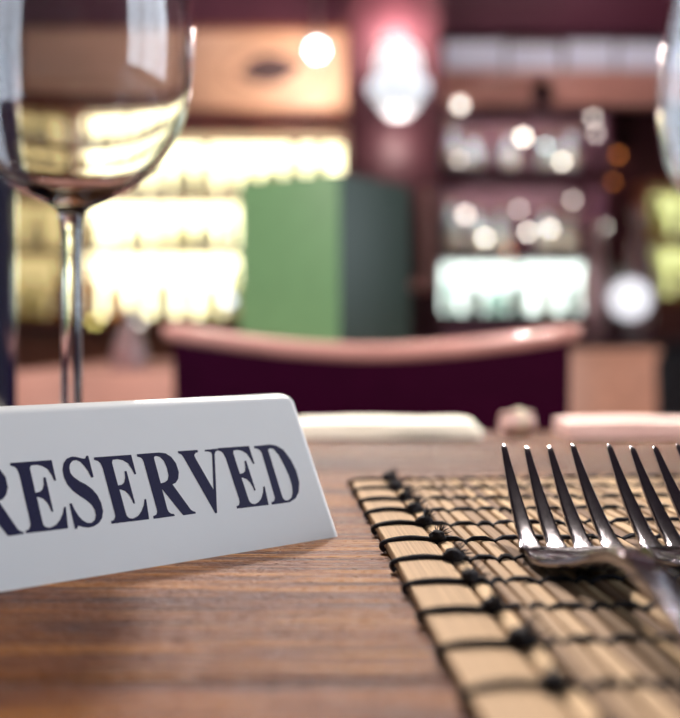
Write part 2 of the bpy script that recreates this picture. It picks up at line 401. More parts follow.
LET = {
 'E': [[(0.11, 20.27), (11.31, 20.13), (11.5, 13.99), (11.0, 13.95), (10.55, 15.77), (9.83, 17.54), (8.46, 18.63), (6.99, 19.11), (5.45, 19.06), (5.06, 18.23), (5.38, 11.09), (6.57, 11.2), (7.41, 11.81), (7.99, 13.17), (8.2, 15.2), (8.82, 15.23), (9.21, 5.19), (8.72, 5.12), (8.52, 6.53), (7.99, 7.99), (7.1, 9.17), (6.1, 9.7), (5.52, 9.82), (5.89, 2.72), (5.99, 1.8), (6.59, 1.04), (7.63, 0.81), (9.24, 1.37), (10.55, 2.57), (11.64, 4.29), (12.23, 6.08), (12.77, 6.11), (12.28, 0.0), (1.15, 0.11), (1.19, 0.86), (2.06, 1.1), (2.63, 2.02), (2.72, 3.13), (2.04, 16.62), (1.66, 18.32), (1.13, 19.08), (0.0, 19.52)]],
 'S': [[(7.43, 21.14), (8.03, 21.08), (8.29, 14.48), (7.66, 14.34), (7.11, 16.32), (6.29, 18.14), (5.37, 19.47), (4.32, 20.06), (3.27, 19.91), (2.37, 19.0), (1.97, 17.81), (2.02, 16.33), (2.7, 15.04), (4.05, 13.69), (5.68, 12.54), (7.22, 10.92), (8.26, 9.1), (8.93, 6.61), (9.0, 4.2), (8.26, 2.16), (7.08, 0.89), (5.56, 0.16), (3.94, 0.0), (2.44, 0.43), (1.62, 0.82), (1.16, 0.74), (0.86, 0.09), (0.29, 0.12), (0.07, 7.42), (0.72, 7.53), (1.18, 5.64), (1.93, 3.67), (2.8, 2.29), (3.98, 1.39), (5.09, 1.25), (6.14, 1.96), (6.73, 3.3), (6.74, 4.96), (6.11, 6.46), (4.81, 8.05), (3.25, 9.43), (1.73, 11.04), (0.52, 13.09), (0.02, 15.32), (0.0, 17.51), (0.61, 19.41), (1.66, 20.65), (3.14, 21.21), (4.51, 21.04), (5.81, 20.53), (6.6, 20.25), (7.11, 20.46)]],
 'R': [[(0.07, 20.32), (7.08, 20.25), (9.07, 19.81), (10.59, 18.51), (11.63, 16.3), (11.8, 13.39), (11.08, 11.38), (9.99, 10.2), (8.85, 9.8), (12.58, 1.47), (13.2, 0.84), (13.91, 0.55), (13.88, 0.05), (9.85, 0.0), (5.25, 8.76), (5.38, 2.6), (5.64, 1.57), (6.25, 0.95), (7.11, 0.74), (7.17, 0.14), (0.62, 0.09), (0.6, 0.87), (1.68, 1.23), (2.12, 2.01), (2.2, 2.99), (1.61, 17.74), (1.41, 18.64), (0.93, 19.2), (0.0, 19.55)],
       [(5.07, 18.32), (5.11, 18.94), (5.81, 19.25), (7.0, 18.83), (7.97, 17.43), (8.43, 15.03), (8.32, 12.69), (7.67, 11.31), (6.59, 10.71), (5.27, 10.54)]],
 'V': [[(0.05, 20.86), (6.64, 20.75), (6.61, 19.99), (5.74, 19.84), (5.11, 19.09), (5.26, 18.0), (8.47, 7.4), (11.17, 18.76), (11.0, 19.6), (10.09, 19.95), (9.01, 20.04), (9.04, 20.58), (13.37, 20.61), (13.35, 19.95), (12.56, 19.74), (11.99, 18.69), (7.63, 0.08), (7.06, 0.0), (1.42, 18.87), (0.86, 19.83), (0.0, 20.23)]],
 'D': [[(0.09, 20.03), (5.99, 20.13), (8.29, 19.6), (10.51, 17.86), (12.12, 14.26), (12.93, 10.19), (12.71, 6.26), (11.42, 3.05), (9.51, 1.05), (7.04, 0.08), (0.44, 0.0), (0.39, 0.76), (1.55, 1.05), (2.21, 2.17), (2.22, 17.41), (1.81, 18.41), (1.1, 19.04), (0.0, 19.35)],
       [(4.81, 18.33), (5.7, 18.83), (6.98, 18.44), (8.15, 16.33), (9.06, 12.55), (9.67, 8.82), (9.65, 5.46), (9.07, 3.03), (8.12, 1.49), (6.65, 0.73), (5.49, 0.86), (4.92, 1.86)]],
}
def letter(ch, u0, v0):
    cu = bpy.data.curves.new('letter', 'CURVE'); cu.dimensions = '2D'; cu.fill_mode = 'BOTH'; cu.extrude = 0.00003
    for loop in LET[ch]:
        sp = cu.splines.new('POLY'); sp.points.add(len(loop) - 1); sp.use_cyclic_u = True
        for p, (u, v) in zip(sp.points, loop): p.co = (u * 0.001, v * 0.001, 0, 1)
    tmp = bpy.data.objects.new('tmp', cu); COL.objects.link(tmp)
    dg = bpy.context.evaluated_depsgraph_get()
    me = bpy.data.meshes.new_from_object(tmp.evaluated_get(dg))
    bpy.data.objects.remove(tmp); bpy.data.curves.remove(cu)
    vv = (SN * SW + Vector((0, 0, SH))).normalized(); nn = SD.cross(vv)
    if nn.y > 0: nn = -nn
    for v in me.vertices:
        q = SD * (v.co.x + u0 * .001) + vv * (v.co.y + v0 * .001) + nn * (0.00006 + v.co.z)
        v.co = q
    me.name = 'letter'
    link('letter', me, sign, 'print_navy')
for ch, u0, v0 in (('R', -109.9, 14.1), ('E', -96.6, 14.1), ('S', -82.8, 13.55), ('E', -73.35, 13.7), ('R', -60.3, 13.55), ('V', -47.2, 12.85), ('E', -33.75, 13.35), ('D', -20.7, 13.25)):
    letter(ch, u0, v0)

# ================================================================ BAMBOO PLACEMAT
MA = math.radians(4.4)
matt = empty('bamboo_placemat', (0.0046, 0.3790, TABLE_Z), MA)      # origin: far left corner, local +x right, -y toward the viewer
tag(matt, 'bamboo slat placemat bound with black thread under the forks', 'placemat')
ML = 0.277
ZB, ZT = 0.0009, 0.0030
TH = [-0.0035 - 0.0223 * k for k in range(13)]
SLEN = 15
def slat_mesh(w, seed, wide=False):
    bm = bmesh.new(); secs = []
    n = 5 if wide else 3
    for j in range(SLEN + 1):
        y = -ML * j / SLEN
        dx = 0.00022 * math.sin(seed * 3.1 + j * 0.7); dz = 0.00016 * math.sin(seed * 1.7 + j * 0.9)
        b = 0.0005
        ring = [(0 + dx, y, ZB), (w + dx, y, ZB), (w + dx, y, ZT - b + dz)]
        for i in range(n + 1):
            f = 1 - i / n
            crown = (0.0004 if wide else 0.00022) * math.sin(PI * f)
            ring.append((b * 0.7 + (w - b * 1.4) * f + dx, y, ZT + dz + crown))
        ring.append((dx, y, ZT - b + dz))
        secs.append(ring)
    add_sections(bm, secs)
    return bm
HEM = 0.0145
from_bm('hem_slat', slat_mesh(HEM, 1.0, True), matt, 'bamboo_hem', auto=40)
x = HEM + 0.0008
bounds = []
rs = random.Random(11)
k = 0
while x < 0.445:
    w = rs.choice((0.0028, 0.0032, 0.0036, 0.0041, 0.0046)) * rs.uniform(0.93, 1.07)
    o = from_bm('slat', slat_mesh(w, rs.uniform(0, 20)), matt, 'bamboo_slat', auto=40)
    o.location = (x, rs.uniform(-0.0016, 0.0016), rs.uniform(-0.00022, 0.00022))
    bounds.append((x, x + w)); x += w + rs.uniform(0.0003, 0.0009); k += 1
MW = x
def cord(bm, y, sd):
    r = random.Random(sd)
    # thick loop round the hem
    bend = r.uniform(-0.0012, 0.0014)
    pts = [(-0.0002, y - 0.0003, 0.0007), (-0.0012, y, 0.0017), (-0.0006, y + bend * 0.1, 0.0030), (0.003, y + bend * 0.6, 0.0038), (0.0075, y + bend, 0.0041), (0.0115, y + bend * 0.8, 0.0038), (0.0146, y + 0.0002, 0.0036)]
    add_tube(bm, smooth_pts(pts, 4), 0.00075, 7)
    # two strands that swap over every second slat
    cross = []; i = 0
    while i < len(bounds) - 1:
        cross.append(bounds[i][0] - 0.0002); i += r.choice((2, 2, 2, 1))
    cross.append(MW + 0.0006)
    wob = [y + r.uniform(-0.0011, 0.0011) for _ in cross]
    for s in (0, 1):
        pts = [(HEM - 0.001, y, 0.0032)]
        for q in range(len(cross) - 1):
            xa, xb = cross[q], cross[q + 1]; ya, yb = wob[q], wob[q + 1]
            over = (q + s) % 2 == 0
            side = 0.0008 if over else -0.0008
            pts.append((xa, ya, 0.0027))
            zc = 0.00375 if over else 0.00045
            for f in (0.3, 0.7):
                pts.append((xa + (xb - xa) * f, ya + (yb - ya) * f + side, zc))
        pts.append((cross[-1], wob[-1], 0.0027))
        add_tube(bm, pts, 0.00074, 6)
for q, y in enumerate(TH):
    bm = bmesh.new(); cord(bm, y, 100 + q)
    from_bm('thread', bm, matt, 'thread_black', auto=60)
def knot_mesh(sd):
    r = random.Random(sd); bm = bmesh.new()
    bmesh.ops.create_icosphere(bm, subdivisions=3, radius=0.0019)
    for v in bm.verts:
        nv = v.co.normalized()
        v.co = nv * (0.0019 * (1 + 0.35 * noise.noise(nv * 2.2 + Vector((sd, 0, 0)))))
        v.co.x *= 1.25; v.co.z *= 0.85
    for i in range(26):
        a = r.uniform(-0.9, 2.0); e = r.uniform(0.05, 1.2); L = r.uniform(0.0022, 0.0042)
        d = Vector((math.cos(a) * math.cos(e), math.sin(a) * math.cos(e), math.sin(e)))
        p = d * 0.0010; bnd = Vector((r.uniform(-1, 1), r.uniform(-1, 1), r.uniform(-.5, .3))) * 0.0006
        add_tube(bm, [p, p + d * L * 0.6 + bnd * .4, p + d * L + bnd], [0.00013, 0.00011, 0.00006], 4)
    me = bpy.data.meshes.new('knot'); bm.to_mesh(me); bm.free(); me.materials.append(MATS['thread_black'])
    for p in me.polygons: p.use_smooth = True
    return me
KM = [knot_mesh(s) for s in (1, 2, 3, 4)]
for q, y in enumerate(TH):
    o = bpy.data.objects.new('knot', KM[q % 4]); COL.objects.link(o); o.parent = matt
    o.location = (HEM + 0.0006 + rs.uniform(-0.0006, 0.0008), y + rs.uniform(-0.0006, 0.0006), 0.0046)
    s = rs.uniform(1.0, 1.3); o.scale = (s, s, s); o.rotation_euler = (rs.uniform(-.3, .3), rs.uniform(-.3, .3), rs.uniform(-0.8, 0.8))

# ================================================================ FORKS (origin on the table under the lowest point, +y = tips)
FY0 = 0.236            # profile coordinate of the lowest point
PROF = [(0.2890, 0.0290), (0.2800, 0.0228), (0.2700, 0.0165), (0.2580, 0.0102), (0.2480, 0.0064), (0.2410, 0.0052), (0.2350, 0.0052), (0.2280, 0.0066), (0.2200, 0.0095), (0.2120, 0.0130), (0.2040, 0.0154), (0.1960, 0.0164), (0.1800, 0.0156), (0.1600, 0.0130), (0.1300, 0.0092), (0.1050, 0.0066), (0.0880, 0.0058)]
def prof_z(y):
    for (a, za), (b, zb) in zip(FP, FP[1:]):
        if b <= y <= a: return za + (zb - za) * (y - a) / (b - a)
    return FP[-1][1] if y < FP[-1][0] else FP[0][1]
FP = smooth_pts(PROF, 8)
def interp(tab, y):
    for (a, wa), (b, wb) in zip(tab, tab[1:]):
        if b <= y <= a:
            f = (y - a) / (b - a); f = f * f * (3 - 2 * f) if False else f
            return wa + (wb - wa) * f
    return tab[-1][1] if y < tab[-1][0] else tab[0][1]
WTAB = smooth_pts([(0.2475, 0.01330), (0.2420, 0.01345), (0.2360, 0.01310), (0.2300, 0.01190), (0.2240, 0.00930), (0.2180, 0.00640), (0.2120, 0.00470), (0.2050, 0.00380), (0.1930, 0.00340), (0.1700, 0.00360), (0.1400, 0.00480), (0.1150, 0.00720), (0.1000, 0.00850), (0.0920, 0.00780), (0.0880, 0.00450)], 6)
TTAB = [(0.2475, 0.00085), (0.2300, 0.00105), (0.2120, 0.0017), (0.1930, 0.0021), (0.1500, 0.0018), (0.0880, 0.0011)]   # half thickness
def ring_at(y, cx, w, h, zc, tan, cup=0.0):
    """superellipse ring across x, thick along the normal of the profile"""
    nrm = Vector((0, -tan[1], tan[0])); pts = []
    N = 28
    for k in range(N):
        a = 2 * PI * k / N
        ca, sa = math.cos(a), math.sin(a)
        ex = 0.38
        px = math.copysign(abs(ca) ** ex, ca) * w; pz = math.copysign(abs(sa) ** ex, sa) * h
        lift = cup * (px / w) ** 2
        pts.append(Vector((cx + px, y - FY0, zc)) + nrm * (pz + lift))
    return pts
def tangent(y):
    d = 0.0012; dz = (prof_z(y + d) - prof_z(y - d)) / (2 * d); L = math.hypot(1, dz); return (1 / L, dz / L)
def fork_handle():
    bm = bmesh.new(); secs = []
    ys = [0.2475 - (0.2475 - 0.205) * i / 26 for i in range(26)] + [0.205 - (0.205 - 0.088) * i / 30 for i in range(31)]
    for y in ys:
        cup = 0.0011 * max(0, min(1, (y - 0.212) / 0.02))
        secs.append(ring_at(y, 0, interp(WTAB, y), interp(TTAB, y), prof_z(y), tangent(y), cup))
    add_sections(bm, secs); return bm
def fork_tine(i):
    bm = bmesh.new(); secs = []
    c0 = (-0.01115 + 0.00743 * i)
    n = 26
    for j in range(n + 1):
        f = j / n; y = 0.2455 + (0.2895 - 0.2455) * f
        wid = 0.00260 - 0.00175 * f ** 1.2
        h = 0.00085 + 0.00025 * math.sin(PI * min(1, f * 1.3)) - 0.0003 * f
        if f > 0.95:
            q = (f - 0.95) / 0.05; s = math.sqrt(max(0.02, 1 - q * q * 0.96)); wid *= s; h *= s
        if f < 0.16: wid += 0.0008 * (1 - f / 0.16) ** 2
        cx = c0 * (1.0 - 0.02 * f)
        yy = min(y, 0.2889)
        tn = tangent(yy); zc = prof_z(yy) + (y - yy) * tn[1] / tn[0]
        cupl = 0.0011 * (c0 / 0.0133) ** 2
        ring = ring_at(y, cx, wid, h, zc + cupl, tn)
        secs.append(ring)
    add_sections(bm, secs); return bm
def make_fork(label, loc, rz):
    f = empty('dinner_fork', loc, rz); tag(f, label, 'fork', 'forks on the placemat')
    h = from_bm('handle', fork_handle(), f, 'steel', auto=70)
    for i in range(4): from_bm('tine', fork_tine(i), f, 'steel', auto=70)
    return f
fk = make_fork('steel dinner fork wholly left, its four tines all in view', (0.0626, FY0 - 0.004, TABLE_Z - 0.0004), 0.0)
f2 = copy_tree(fk); f2['label'] = 'steel dinner fork further right, cut off by the picture edge'
f2.location = (0.0954, FY0 - 0.0035, TABLE_Z - 0.0004); f2.rotation_euler.z = -0.012

# ================================================================ GLASSWARE ON OUR TABLE
def wine_profile():
    out = [(0, 0.0), (0.034, 0.0), (0.0365, 0.0008), (0.0368, 0.0018), (0.034, 0.0028), (0.022, 0.0044), (0.011, 0.0075), (0.0062, 0.013), (0.0046, 0.025), (0.0042, 0.055), (0.0043, 0.095), (0.0049, 0.110), (0.0068, 0.1155), (0.0148, 0.1195), (0.0240, 0.1245), (0.0325, 0.1315), (0.0400, 0.1415), (0.0455, 0.1530), (0.0488, 0.1660), (0.0500, 0.1830), (0.0492, 0.2000), (0.0465, 0.2200), (0.0425, 0.2420), (0.0405, 0.2540)]
    inn = [(0.0398, 0.2545), (0.0392, 0.2540), (0.0412, 0.2420), (0.0452, 0.2200), (0.0479, 0.2000), (0.0487, 0.1830), (0.0475, 0.1665), (0.0442, 0.1540), (0.0386, 0.1430), (0.0310, 0.1333), (0.0225, 0.1268), (0.0130, 0.1228), (0.005, 0.1212), (0, 0.1208)]
    return smooth_pts(out[1:], 4), smooth_pts(inn, 4)
def wine_glass(label, loc):
    g = empty('wine_glass', loc); tag(g, label, 'wine glass', 'wine glasses on the table')
    o, i = wine_profile()
    bm = bmesh.new(); add_lathe(bm, [(0, 0.0)] + o + i, 64)
    from_bm('glass', bm, g, 'wine_glass_clear', smooth=True)
    return g
g1 = wine_glass('clear stemmed wine glass behind the reserved sign', (-0.1110, 0.372, TABLE_Z + 0.0004))
g2 = copy_tree(g1); g2['label'] = 'clear wine glass at the right picture edge, only its bowl showing'; g2.location = (0.2140, 0.458, TABLE_Z + 0.0004)

wb = empty('wine_bottle', (-0.2055, 0.462, TABLE_Z)); tag(wb, 'dark wine bottle at the left picture edge behind the wine glass', 'bottle')
lathe('bottle_body', smooth_pts([(0, 0.004), (0.030, 0.0), (0.036, 0.003), (0.0375, 0.010), (0.0375, 0.10), (0.0375, 0.185), (0.036, 0.200), (0.029, 0.218), (0.019, 0.233), (0.0148, 0.250), (0.0140, 0.285), (0.0150, 0.290), (0.0150, 0.298), (0.0120, 0.300), (0, 0.300)], 3), 'bottle_wine', wb, 40)
lathe('foil_cap', [(0, 0.3035), (0.0145, 0.3035), (0.0162, 0.301), (0.0162, 0.240), (0.0185, 0.2385)], 'bottle_foil', wb, 32)
bm = bmesh.new()
add_sections(bm, [[(0.0379 * math.cos(a), 0.0379 * math.sin(a), z) for z in (0.05, 0.13)] + [(0.0376 * math.cos(a), 0.0376 * math.sin(a), z) for z in (0.13, 0.05)] for a in [math.radians(200 + 7 * i) for i in range(12)]])
from_bm('paper_label', bm, wb, 'bottle_paper', auto=40)

# napkins at the far edge of our table
def napkin(name, label, loc, w, d, h, rz, m, layers=3, lip=0.0):
    e = empty(name, loc, rz); tag(e, label, 'napkin')
    for i in range(layers):
        bm = bmesh.new(); z0 = h * i / layers; z1 = h * (i + 1) / layers
        sh = 0.006 * i
        secs = []
        for j in range(15):
            f = j / 14; xx_ = (-w / 2) + (w - (lip if i == layers - 1 else 0)) * f
            end = 1 - 0.75 * max(0, abs(f - 0.5) * 2 - 0.9) * 10 * 0.6
            wave = 0.0004 * math.sin(f * 9 + i * 2)
            zt = z0 + (z1 - z0) * (0.98 if end > 0.99 else 0.75) + wave
            ring = [(xx_, -d / 2 + sh * .3, z0 + 0.0002), (xx_, -d / 2 - 0.0012 + sh * .3, (z0 + zt) / 2), (xx_, -d / 2 + 0.001 + sh * .3, zt), (xx_, 0, zt + 0.0004), (xx_, d / 2 - 0.001, zt), (xx_, d / 2, (z0 + zt) / 2), (xx_, d / 2 - 0.001, z0 + 0.0002)]
            secs.append(ring)
        add_sections(bm, secs)
        from_bm('fold', bm, e, m, auto=50)
    return e
napkin('folded_napkin', 'cream folded napkin flat on the far table edge', (xx(385, .565), 0.569, TABLE_Z), 0.117, 0.040, 0.0108, 0.02, 'napkin_cream', 3, 0.004)
napkin('folded_napkin', 'long pinkish folded napkin behind the right-hand fork tines', (xx(640, .565), 0.569, TABLE_Z), 0.098, 0.040, 0.0112, 0.0, 'napkin_pink', 3)
# small rolled napkin between them
rn = empty('rolled_napkin', (xx(519, .57), 0.575, TABLE_Z), 0.2); tag(rn, 'short rolled pink napkin between the two flat folded napkins', 'napkin')
bm = bmesh.new(); spts = []
for i in range(46):
    a = i / 45 * 4.6 * PI; r = 0.0015 + 0.0060 * i / 45; spts.append((r * math.cos(a), 0.0078 + r * math.sin(a)))
ring = spts + [(p[0] * (1 - 0.0007 / max(1e-4, math.hypot(p[0], p[1] - .0078))), .0078 + (p[1] - .0078) * (1 - 0.0007 / max(1e-4, math.hypot(p[0], p[1] - .0078)))) for p in spts[::-1]]
add_sections(bm, [[(xv, q[0], q[1]) for q in ring] for xv in (-0.010, -0.004, 0.004, 0.010)])
from_bm('roll', bm, rn, 'napkin_pink', auto=50)
bm = bmesh.new(); add_lathe(bm, [(0.0080, -0.002), (0.0086, -0.002), (0.0086, 0.002), (0.0080, 0.002), (0.0080, -0.002)], 24)
bmesh.ops.rotate(bm, verts=bm.verts[:], matrix=Matrix.Rotation(PI / 2, 3, 'Y')); bmesh.ops.translate(bm, verts=bm.verts[:], vec=(0.001, 0, 0.0086))
from_bm('paper_band', bm, rn, 'label_cream', auto=50)

# ================================================================ MAROON CHAIR ACROSS THE TABLE
def chair(label, loc, rz, W, top, dip, seat_z, panel_m, rail_m, leg_m, railh=0.021, depth=0.42):
    """origin on the floor under the backrest; the back bows away along +y, the sitter faces -y"""
    c = empty('dining_chair', loc, rz); tag(c, label, 'chair')
    def bow(xv): return 0.055 * (1 - (2 * xv / W) ** 2)
    def ztop(xv): q = abs(2 * xv / W); return top - dip * (1 - q ** 1.8)
    bm = bmesh.new(); secs = []
    for i in range(25):
        xv = -W / 2 + W * i / 24; zt = ztop(xv); y = bow(xv); th = 0.013
        en = 1.0 if 0 < i < 24 else 0.6
        ring = []
        for kk in range(12):
            a = 2 * PI * kk / 12; ca, sa = math.cos(a), math.sin(a)
            ring.append((xv, y + math.copysign(abs(ca) ** .6, ca) * th * en, zt - railh / 2 + math.copysign(abs(sa) ** .6, sa) * railh / 2 * en))
        secs.append(ring)
    add_sections(bm, secs); from_bm('crest_rail', bm, c, rail_m, auto=60)
    bm = bmesh.new(); secs = []
    for i in range(19):
        f = i / 18
        ring = []
        Wp = W - 0.02
        for (zb, side) in ((0, -1), (0.5, -1.25), (1, -1), (1, 1), (0.5, 1.2), (0, 1)):
            taper = 1 - 0.06 * (1 - zb); xv = (-Wp / 2 + Wp * f) * taper
            zt = ztop(xv) - railh + 0.004; zlo = seat_z + 0.03
            ring.append((xv, bow(xv) + side * 0.011 - 0.03 * (1 - zb), zlo + (zt - zlo) * zb))
        secs.append(ring)
    add_sections(bm, secs); from_bm('backrest', bm, c, panel_m, auto=60)
    bm = bmesh.new(); add_box(bm, (-W / 2 + 0.01, -depth, seat_z - 0.055), (W / 2 - 0.01, -0.02, seat_z), 0.022); from_bm('seat', bm, c, panel_m, auto=60)
    for sx in (-1, 1):
        xo = sx * (W / 2 - 0.03)
        tube('leg', [(xo, -depth + 0.03, seat_z - 0.05), (xo * 1.01, -depth + 0.025, 0.0)], [0.019, 0.013], leg_m, c)
        tube('leg', [(xo, 0.030, ztop(xo) - railh), (xo, 0.005, seat_z), (xo, -0.03, seat_z - 0.06), (xo * 1.02, 0.03, 0.0)], [0.012, 0.017, 0.018, 0.013], leg_m, c)
    return c
chair('dark maroon upholstered chair with pale wooden crest rail facing the table', (xx(371, .90), 0.885, 0), 0, 0.408, 0.827, 0.022, 0.455, 'leather_maroon', 'rail_wood', 'dark_wood')

# ================================================================ SECOND TABLE WITH CLOTH, GREEN MENU, SHAKER
D2 = 1.50
x0, x1 = xx(8, D2), xx(560, D2)
t2 = empty('dining_table', ((x0 + x1) / 2, D2 + 0.35, 0)); tag(t2, 'square table under a terracotta cloth behind the maroon chair', 'table')
hw = (x1 - x0) / 2
box('tabletop', (-hw + .01, -0.34, 0.715), (hw - .01, 0.34, 0.745), 'brown_wood', t2)
for sx in (-1, 1):
    for sy in (-1, 1): box('leg', (sx * (hw - .08) - .025, sy * 0.27 - .025, 0), (sx * (hw - .08) + .025, sy * 0.27 + .025, 0.715), 'brown_wood', t2)
cl = empty('tablecloth', t2.location.copy()); tag(cl, 'terracotta cloth hanging over the square table behind the maroon chair', 'tablecloth')
bm = bmesh.new(); loop = []
NP = 120
def cloth_edge(s):                       # perimeter of the table top
    P = [(-hw, -.35), (hw, -.35), (hw, .35), (-hw, .35)]; L = [2 * hw, .7, 2 * hw, .7]; tot = sum(L); d = s * tot
    for i in range(4):
        if d <= L[i] + 1e-9:
            a = Vector(P[i]); b = Vector(P[(i + 1) % 4]); return a + (b - a) * (d / L[i])
        d -= L[i]
rings = []
for (z, o_, wv) in ((0.750, -0.004, 0), (0.748, 0.002, 0), (0.735, 0.006, 0.002), (0.66, 0.012, 0.010), (0.57, 0.018, 0.018)):
    r = []
    for i in range(NP):
        p = cloth_edge(i / NP); nrm = Vector((p.x / hw if abs(p.x) > hw - 1e-3 else 0, p.y / .35 if abs(p.y) > .349 else 0))
        nrm = nrm.normalized() if nrm.length else Vector((0, -1))
        q = p + nrm * (o_ + wv * math.sin(i * 0.9)); r.append(bm.verts.new((q.x, q.y, z)))
    rings.append(r)
bm.faces.new(rings[0])
for a, b in zip(rings, rings[1:]):
    for i in range(NP): bm.faces.new((a[i], a[(i + 1) % NP], b[(i + 1) % NP], b[i]))
co = from_bm('cloth', bm, cl, 'cloth_terracotta', auto=50)
md = co.modifiers.new('thick', 'SOLIDIFY'); md.thickness = 0.002; md.offset = 1.0
# menu: two stiff pages standing open, the spine toward us
DM = 1.62
menu = empty('menu_folder', (xx(338, DM), DM, 0.7525)); tag(menu, 'green menu folder standing open behind the maroon chair', 'menu')
MH = zz(181, DM) - 0.7525 + 0.016
def page(name, ang, wdt, m, off, h0, h1):
    bm = bmesh.new(); add_box(bm, (0.002, -0.0015, h0), (wdt, 0.0015, h1), 0.0006)
    R_ = Matrix.Rotation(ang, 3, 'Z'); bmesh.ops.translate(bm, verts=bm.verts[:], vec=(0, off, 0)); bmesh.ops.rotate(bm, verts=bm.verts[:], matrix=R_)
    return from_bm(name, bm, menu, m, auto=30)
wl = 0.211
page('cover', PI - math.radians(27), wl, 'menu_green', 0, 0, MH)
page('cover', math.radians(48), wl, 'menu_shaded_green', 0, 0, MH)['label'] = 'green cover with its shade painted in'
page('inner_sheet', PI - math.radians(27), wl - .012, 'menu_paper', -0.0025, 0.008, MH - .008)
page('inner_sheet', math.radians(48), wl - .012, 'menu_paper', 0.0025, 0.008, MH - .008)
bm = bmesh.new(); add_tube(bm, [(0, 0, 0), (0, 0, MH)], 0.0028, 10); from_bm('spine', bm, menu, 'menu_green', auto=50)
# glass shaker with pink salt
sh = empty('salt_shaker', (xx(124, 1.56), 1.60, 0.7525)); tag(sh, 'small glass shaker with pink salt on the terracotta cloth', 'shaker')
lathe('body', smooth_pts([(0, 0.0), (0.028, 0.0), (0.032, 0.004), (0.031, 0.03), (0.024, 0.055), (0.015, 0.075), (0.013, 0.085)], 3), 'vessel_pink', sh, 28)
lathe('salt', [(0, 0.003), (0.027, 0.003), (0.027, 0.03), (0, 0.034)], 'cloth_terracotta', sh, 24)
lathe('lid', smooth_pts([(0.0145, 0.082), (0.016, 0.086), (0.015, 0.100), (0.008, 0.108), (0, 0.109)], 3), 'lamp_metal', sh, 24)

# tan chair on the right, further back
chair('tan leather chair standing behind the right-hand napkin', (xx(600, 2.2), 2.2, 0), 0.1, 0.30, 0.785, 0.006, 0.46, 'tan_leather', 'tan_leather', 'dark_wood', 0.03)

# ================================================================ BACK BAR, LEFT BAY
DL = 4.40
def bottle_protos():
    kinds = []
    P = {
     'tall': [(0, 0.0), (0.030, 0.0), (0.034, 0.004), (0.034, 0.13), (0.031, 0.145), (0.015, 0.17), (0.0125, 0.185), (0.0125, 0.215)],
     'round': [(0, 0.0), (0.036, 0.0), (0.041, 0.006), (0.042, 0.07), (0.036, 0.11), (0.018, 0.135), (0.014, 0.15), (0.014, 0.185)],
     'square': [(0, 0.0), (0.036, 0.0), (0.039, 0.003), (0.039, 0.12), (0.035, 0.132), (0.016, 0.142), (0.014, 0.15), (0.014, 0.19)],
     'squat': [(0, 0.0), (0.040, 0.0), (0.045, 0.006), (0.046, 0.05), (0.040, 0.085), (0.022, 0.10), (0.017, 0.115), (0.017, 0.14)],
    }
    for k, pr in P.items():
        bm = bmesh.new(); add_lathe(bm, pr + [(0, pr[-1][1])], 20)
        me = bpy.data.meshes.new('bottle_glass_' + k); bmesh.ops.recalc_face_normals(bm, faces=bm.faces[:]); bm.to_mesh(me); bm.free()
        for p in me.polygons: p.use_smooth = True
        z = pr[-1][1]; rn_ = pr[-1][0]
        bm = bmesh.new(); add_lathe(bm, [(0, z + .0205), (rn_ + .002, z + .0205), (rn_ + .003, z + .018), (rn_ + .003, z - .008), (rn_, z - .008)], 16)
        cp = bpy.data.meshes.new('cap_' + k); bmesh.ops.recalc_face_normals(bm, faces=bm.faces[:]); bm.to_mesh(cp); bm.free(); cp.materials.append(MATS['cap_brown'])
        rb = pr[3][0]; bm = bmesh.new()
        add_sections(bm, [[((rb + d) * math.cos(a), (rb + d) * math.sin(a), zv) for d, zv in ((0.0008, .03), (0.0008, .085 if k != 'squat' else .047), (0.0001, .085 if k != 'squat' else .047), (0.0001, .03))] for a in [math.radians(215 + 11 * i) for i in range(11)]])
        lb = bpy.data.meshes.new('label_' + k); bmesh.ops.recalc_face_normals(bm, faces=bm.faces[:]); bm.to_mesh(lb); bm.free(); lb.materials.append(MATS['label_cream'])
        kinds.append((me, cp, lb, z + .0205, k))
    return kinds
BP = bottle_protos(); BMESH = {}
def put_bottle(kind, x, y, z, m, label, group, h=None):
    me, cp, lb, hh, kn = BP[kind]
    e = empty('liquor_bottle', (x, y, z), random.uniform(-.25, .25)); tag(e, label, 'bottle', group)
    key_ = (kind, m)
    if key_ not in BMESH:
        c = me.copy(); c.materials.append(MATS[m]); BMESH[key_] = c
    for nm, data in (('bottle_glass', BMESH[key_]), ('cap', cp), ('paper_label', lb)):
        o = bpy.data.objects.new(nm, data); COL.objects.link(o); o.parent = e
    s = min(h / hh, (1.22, 1.15, 1.15, 1.15)[kind]) if h else 1.0; e.scale = (s, s, s)
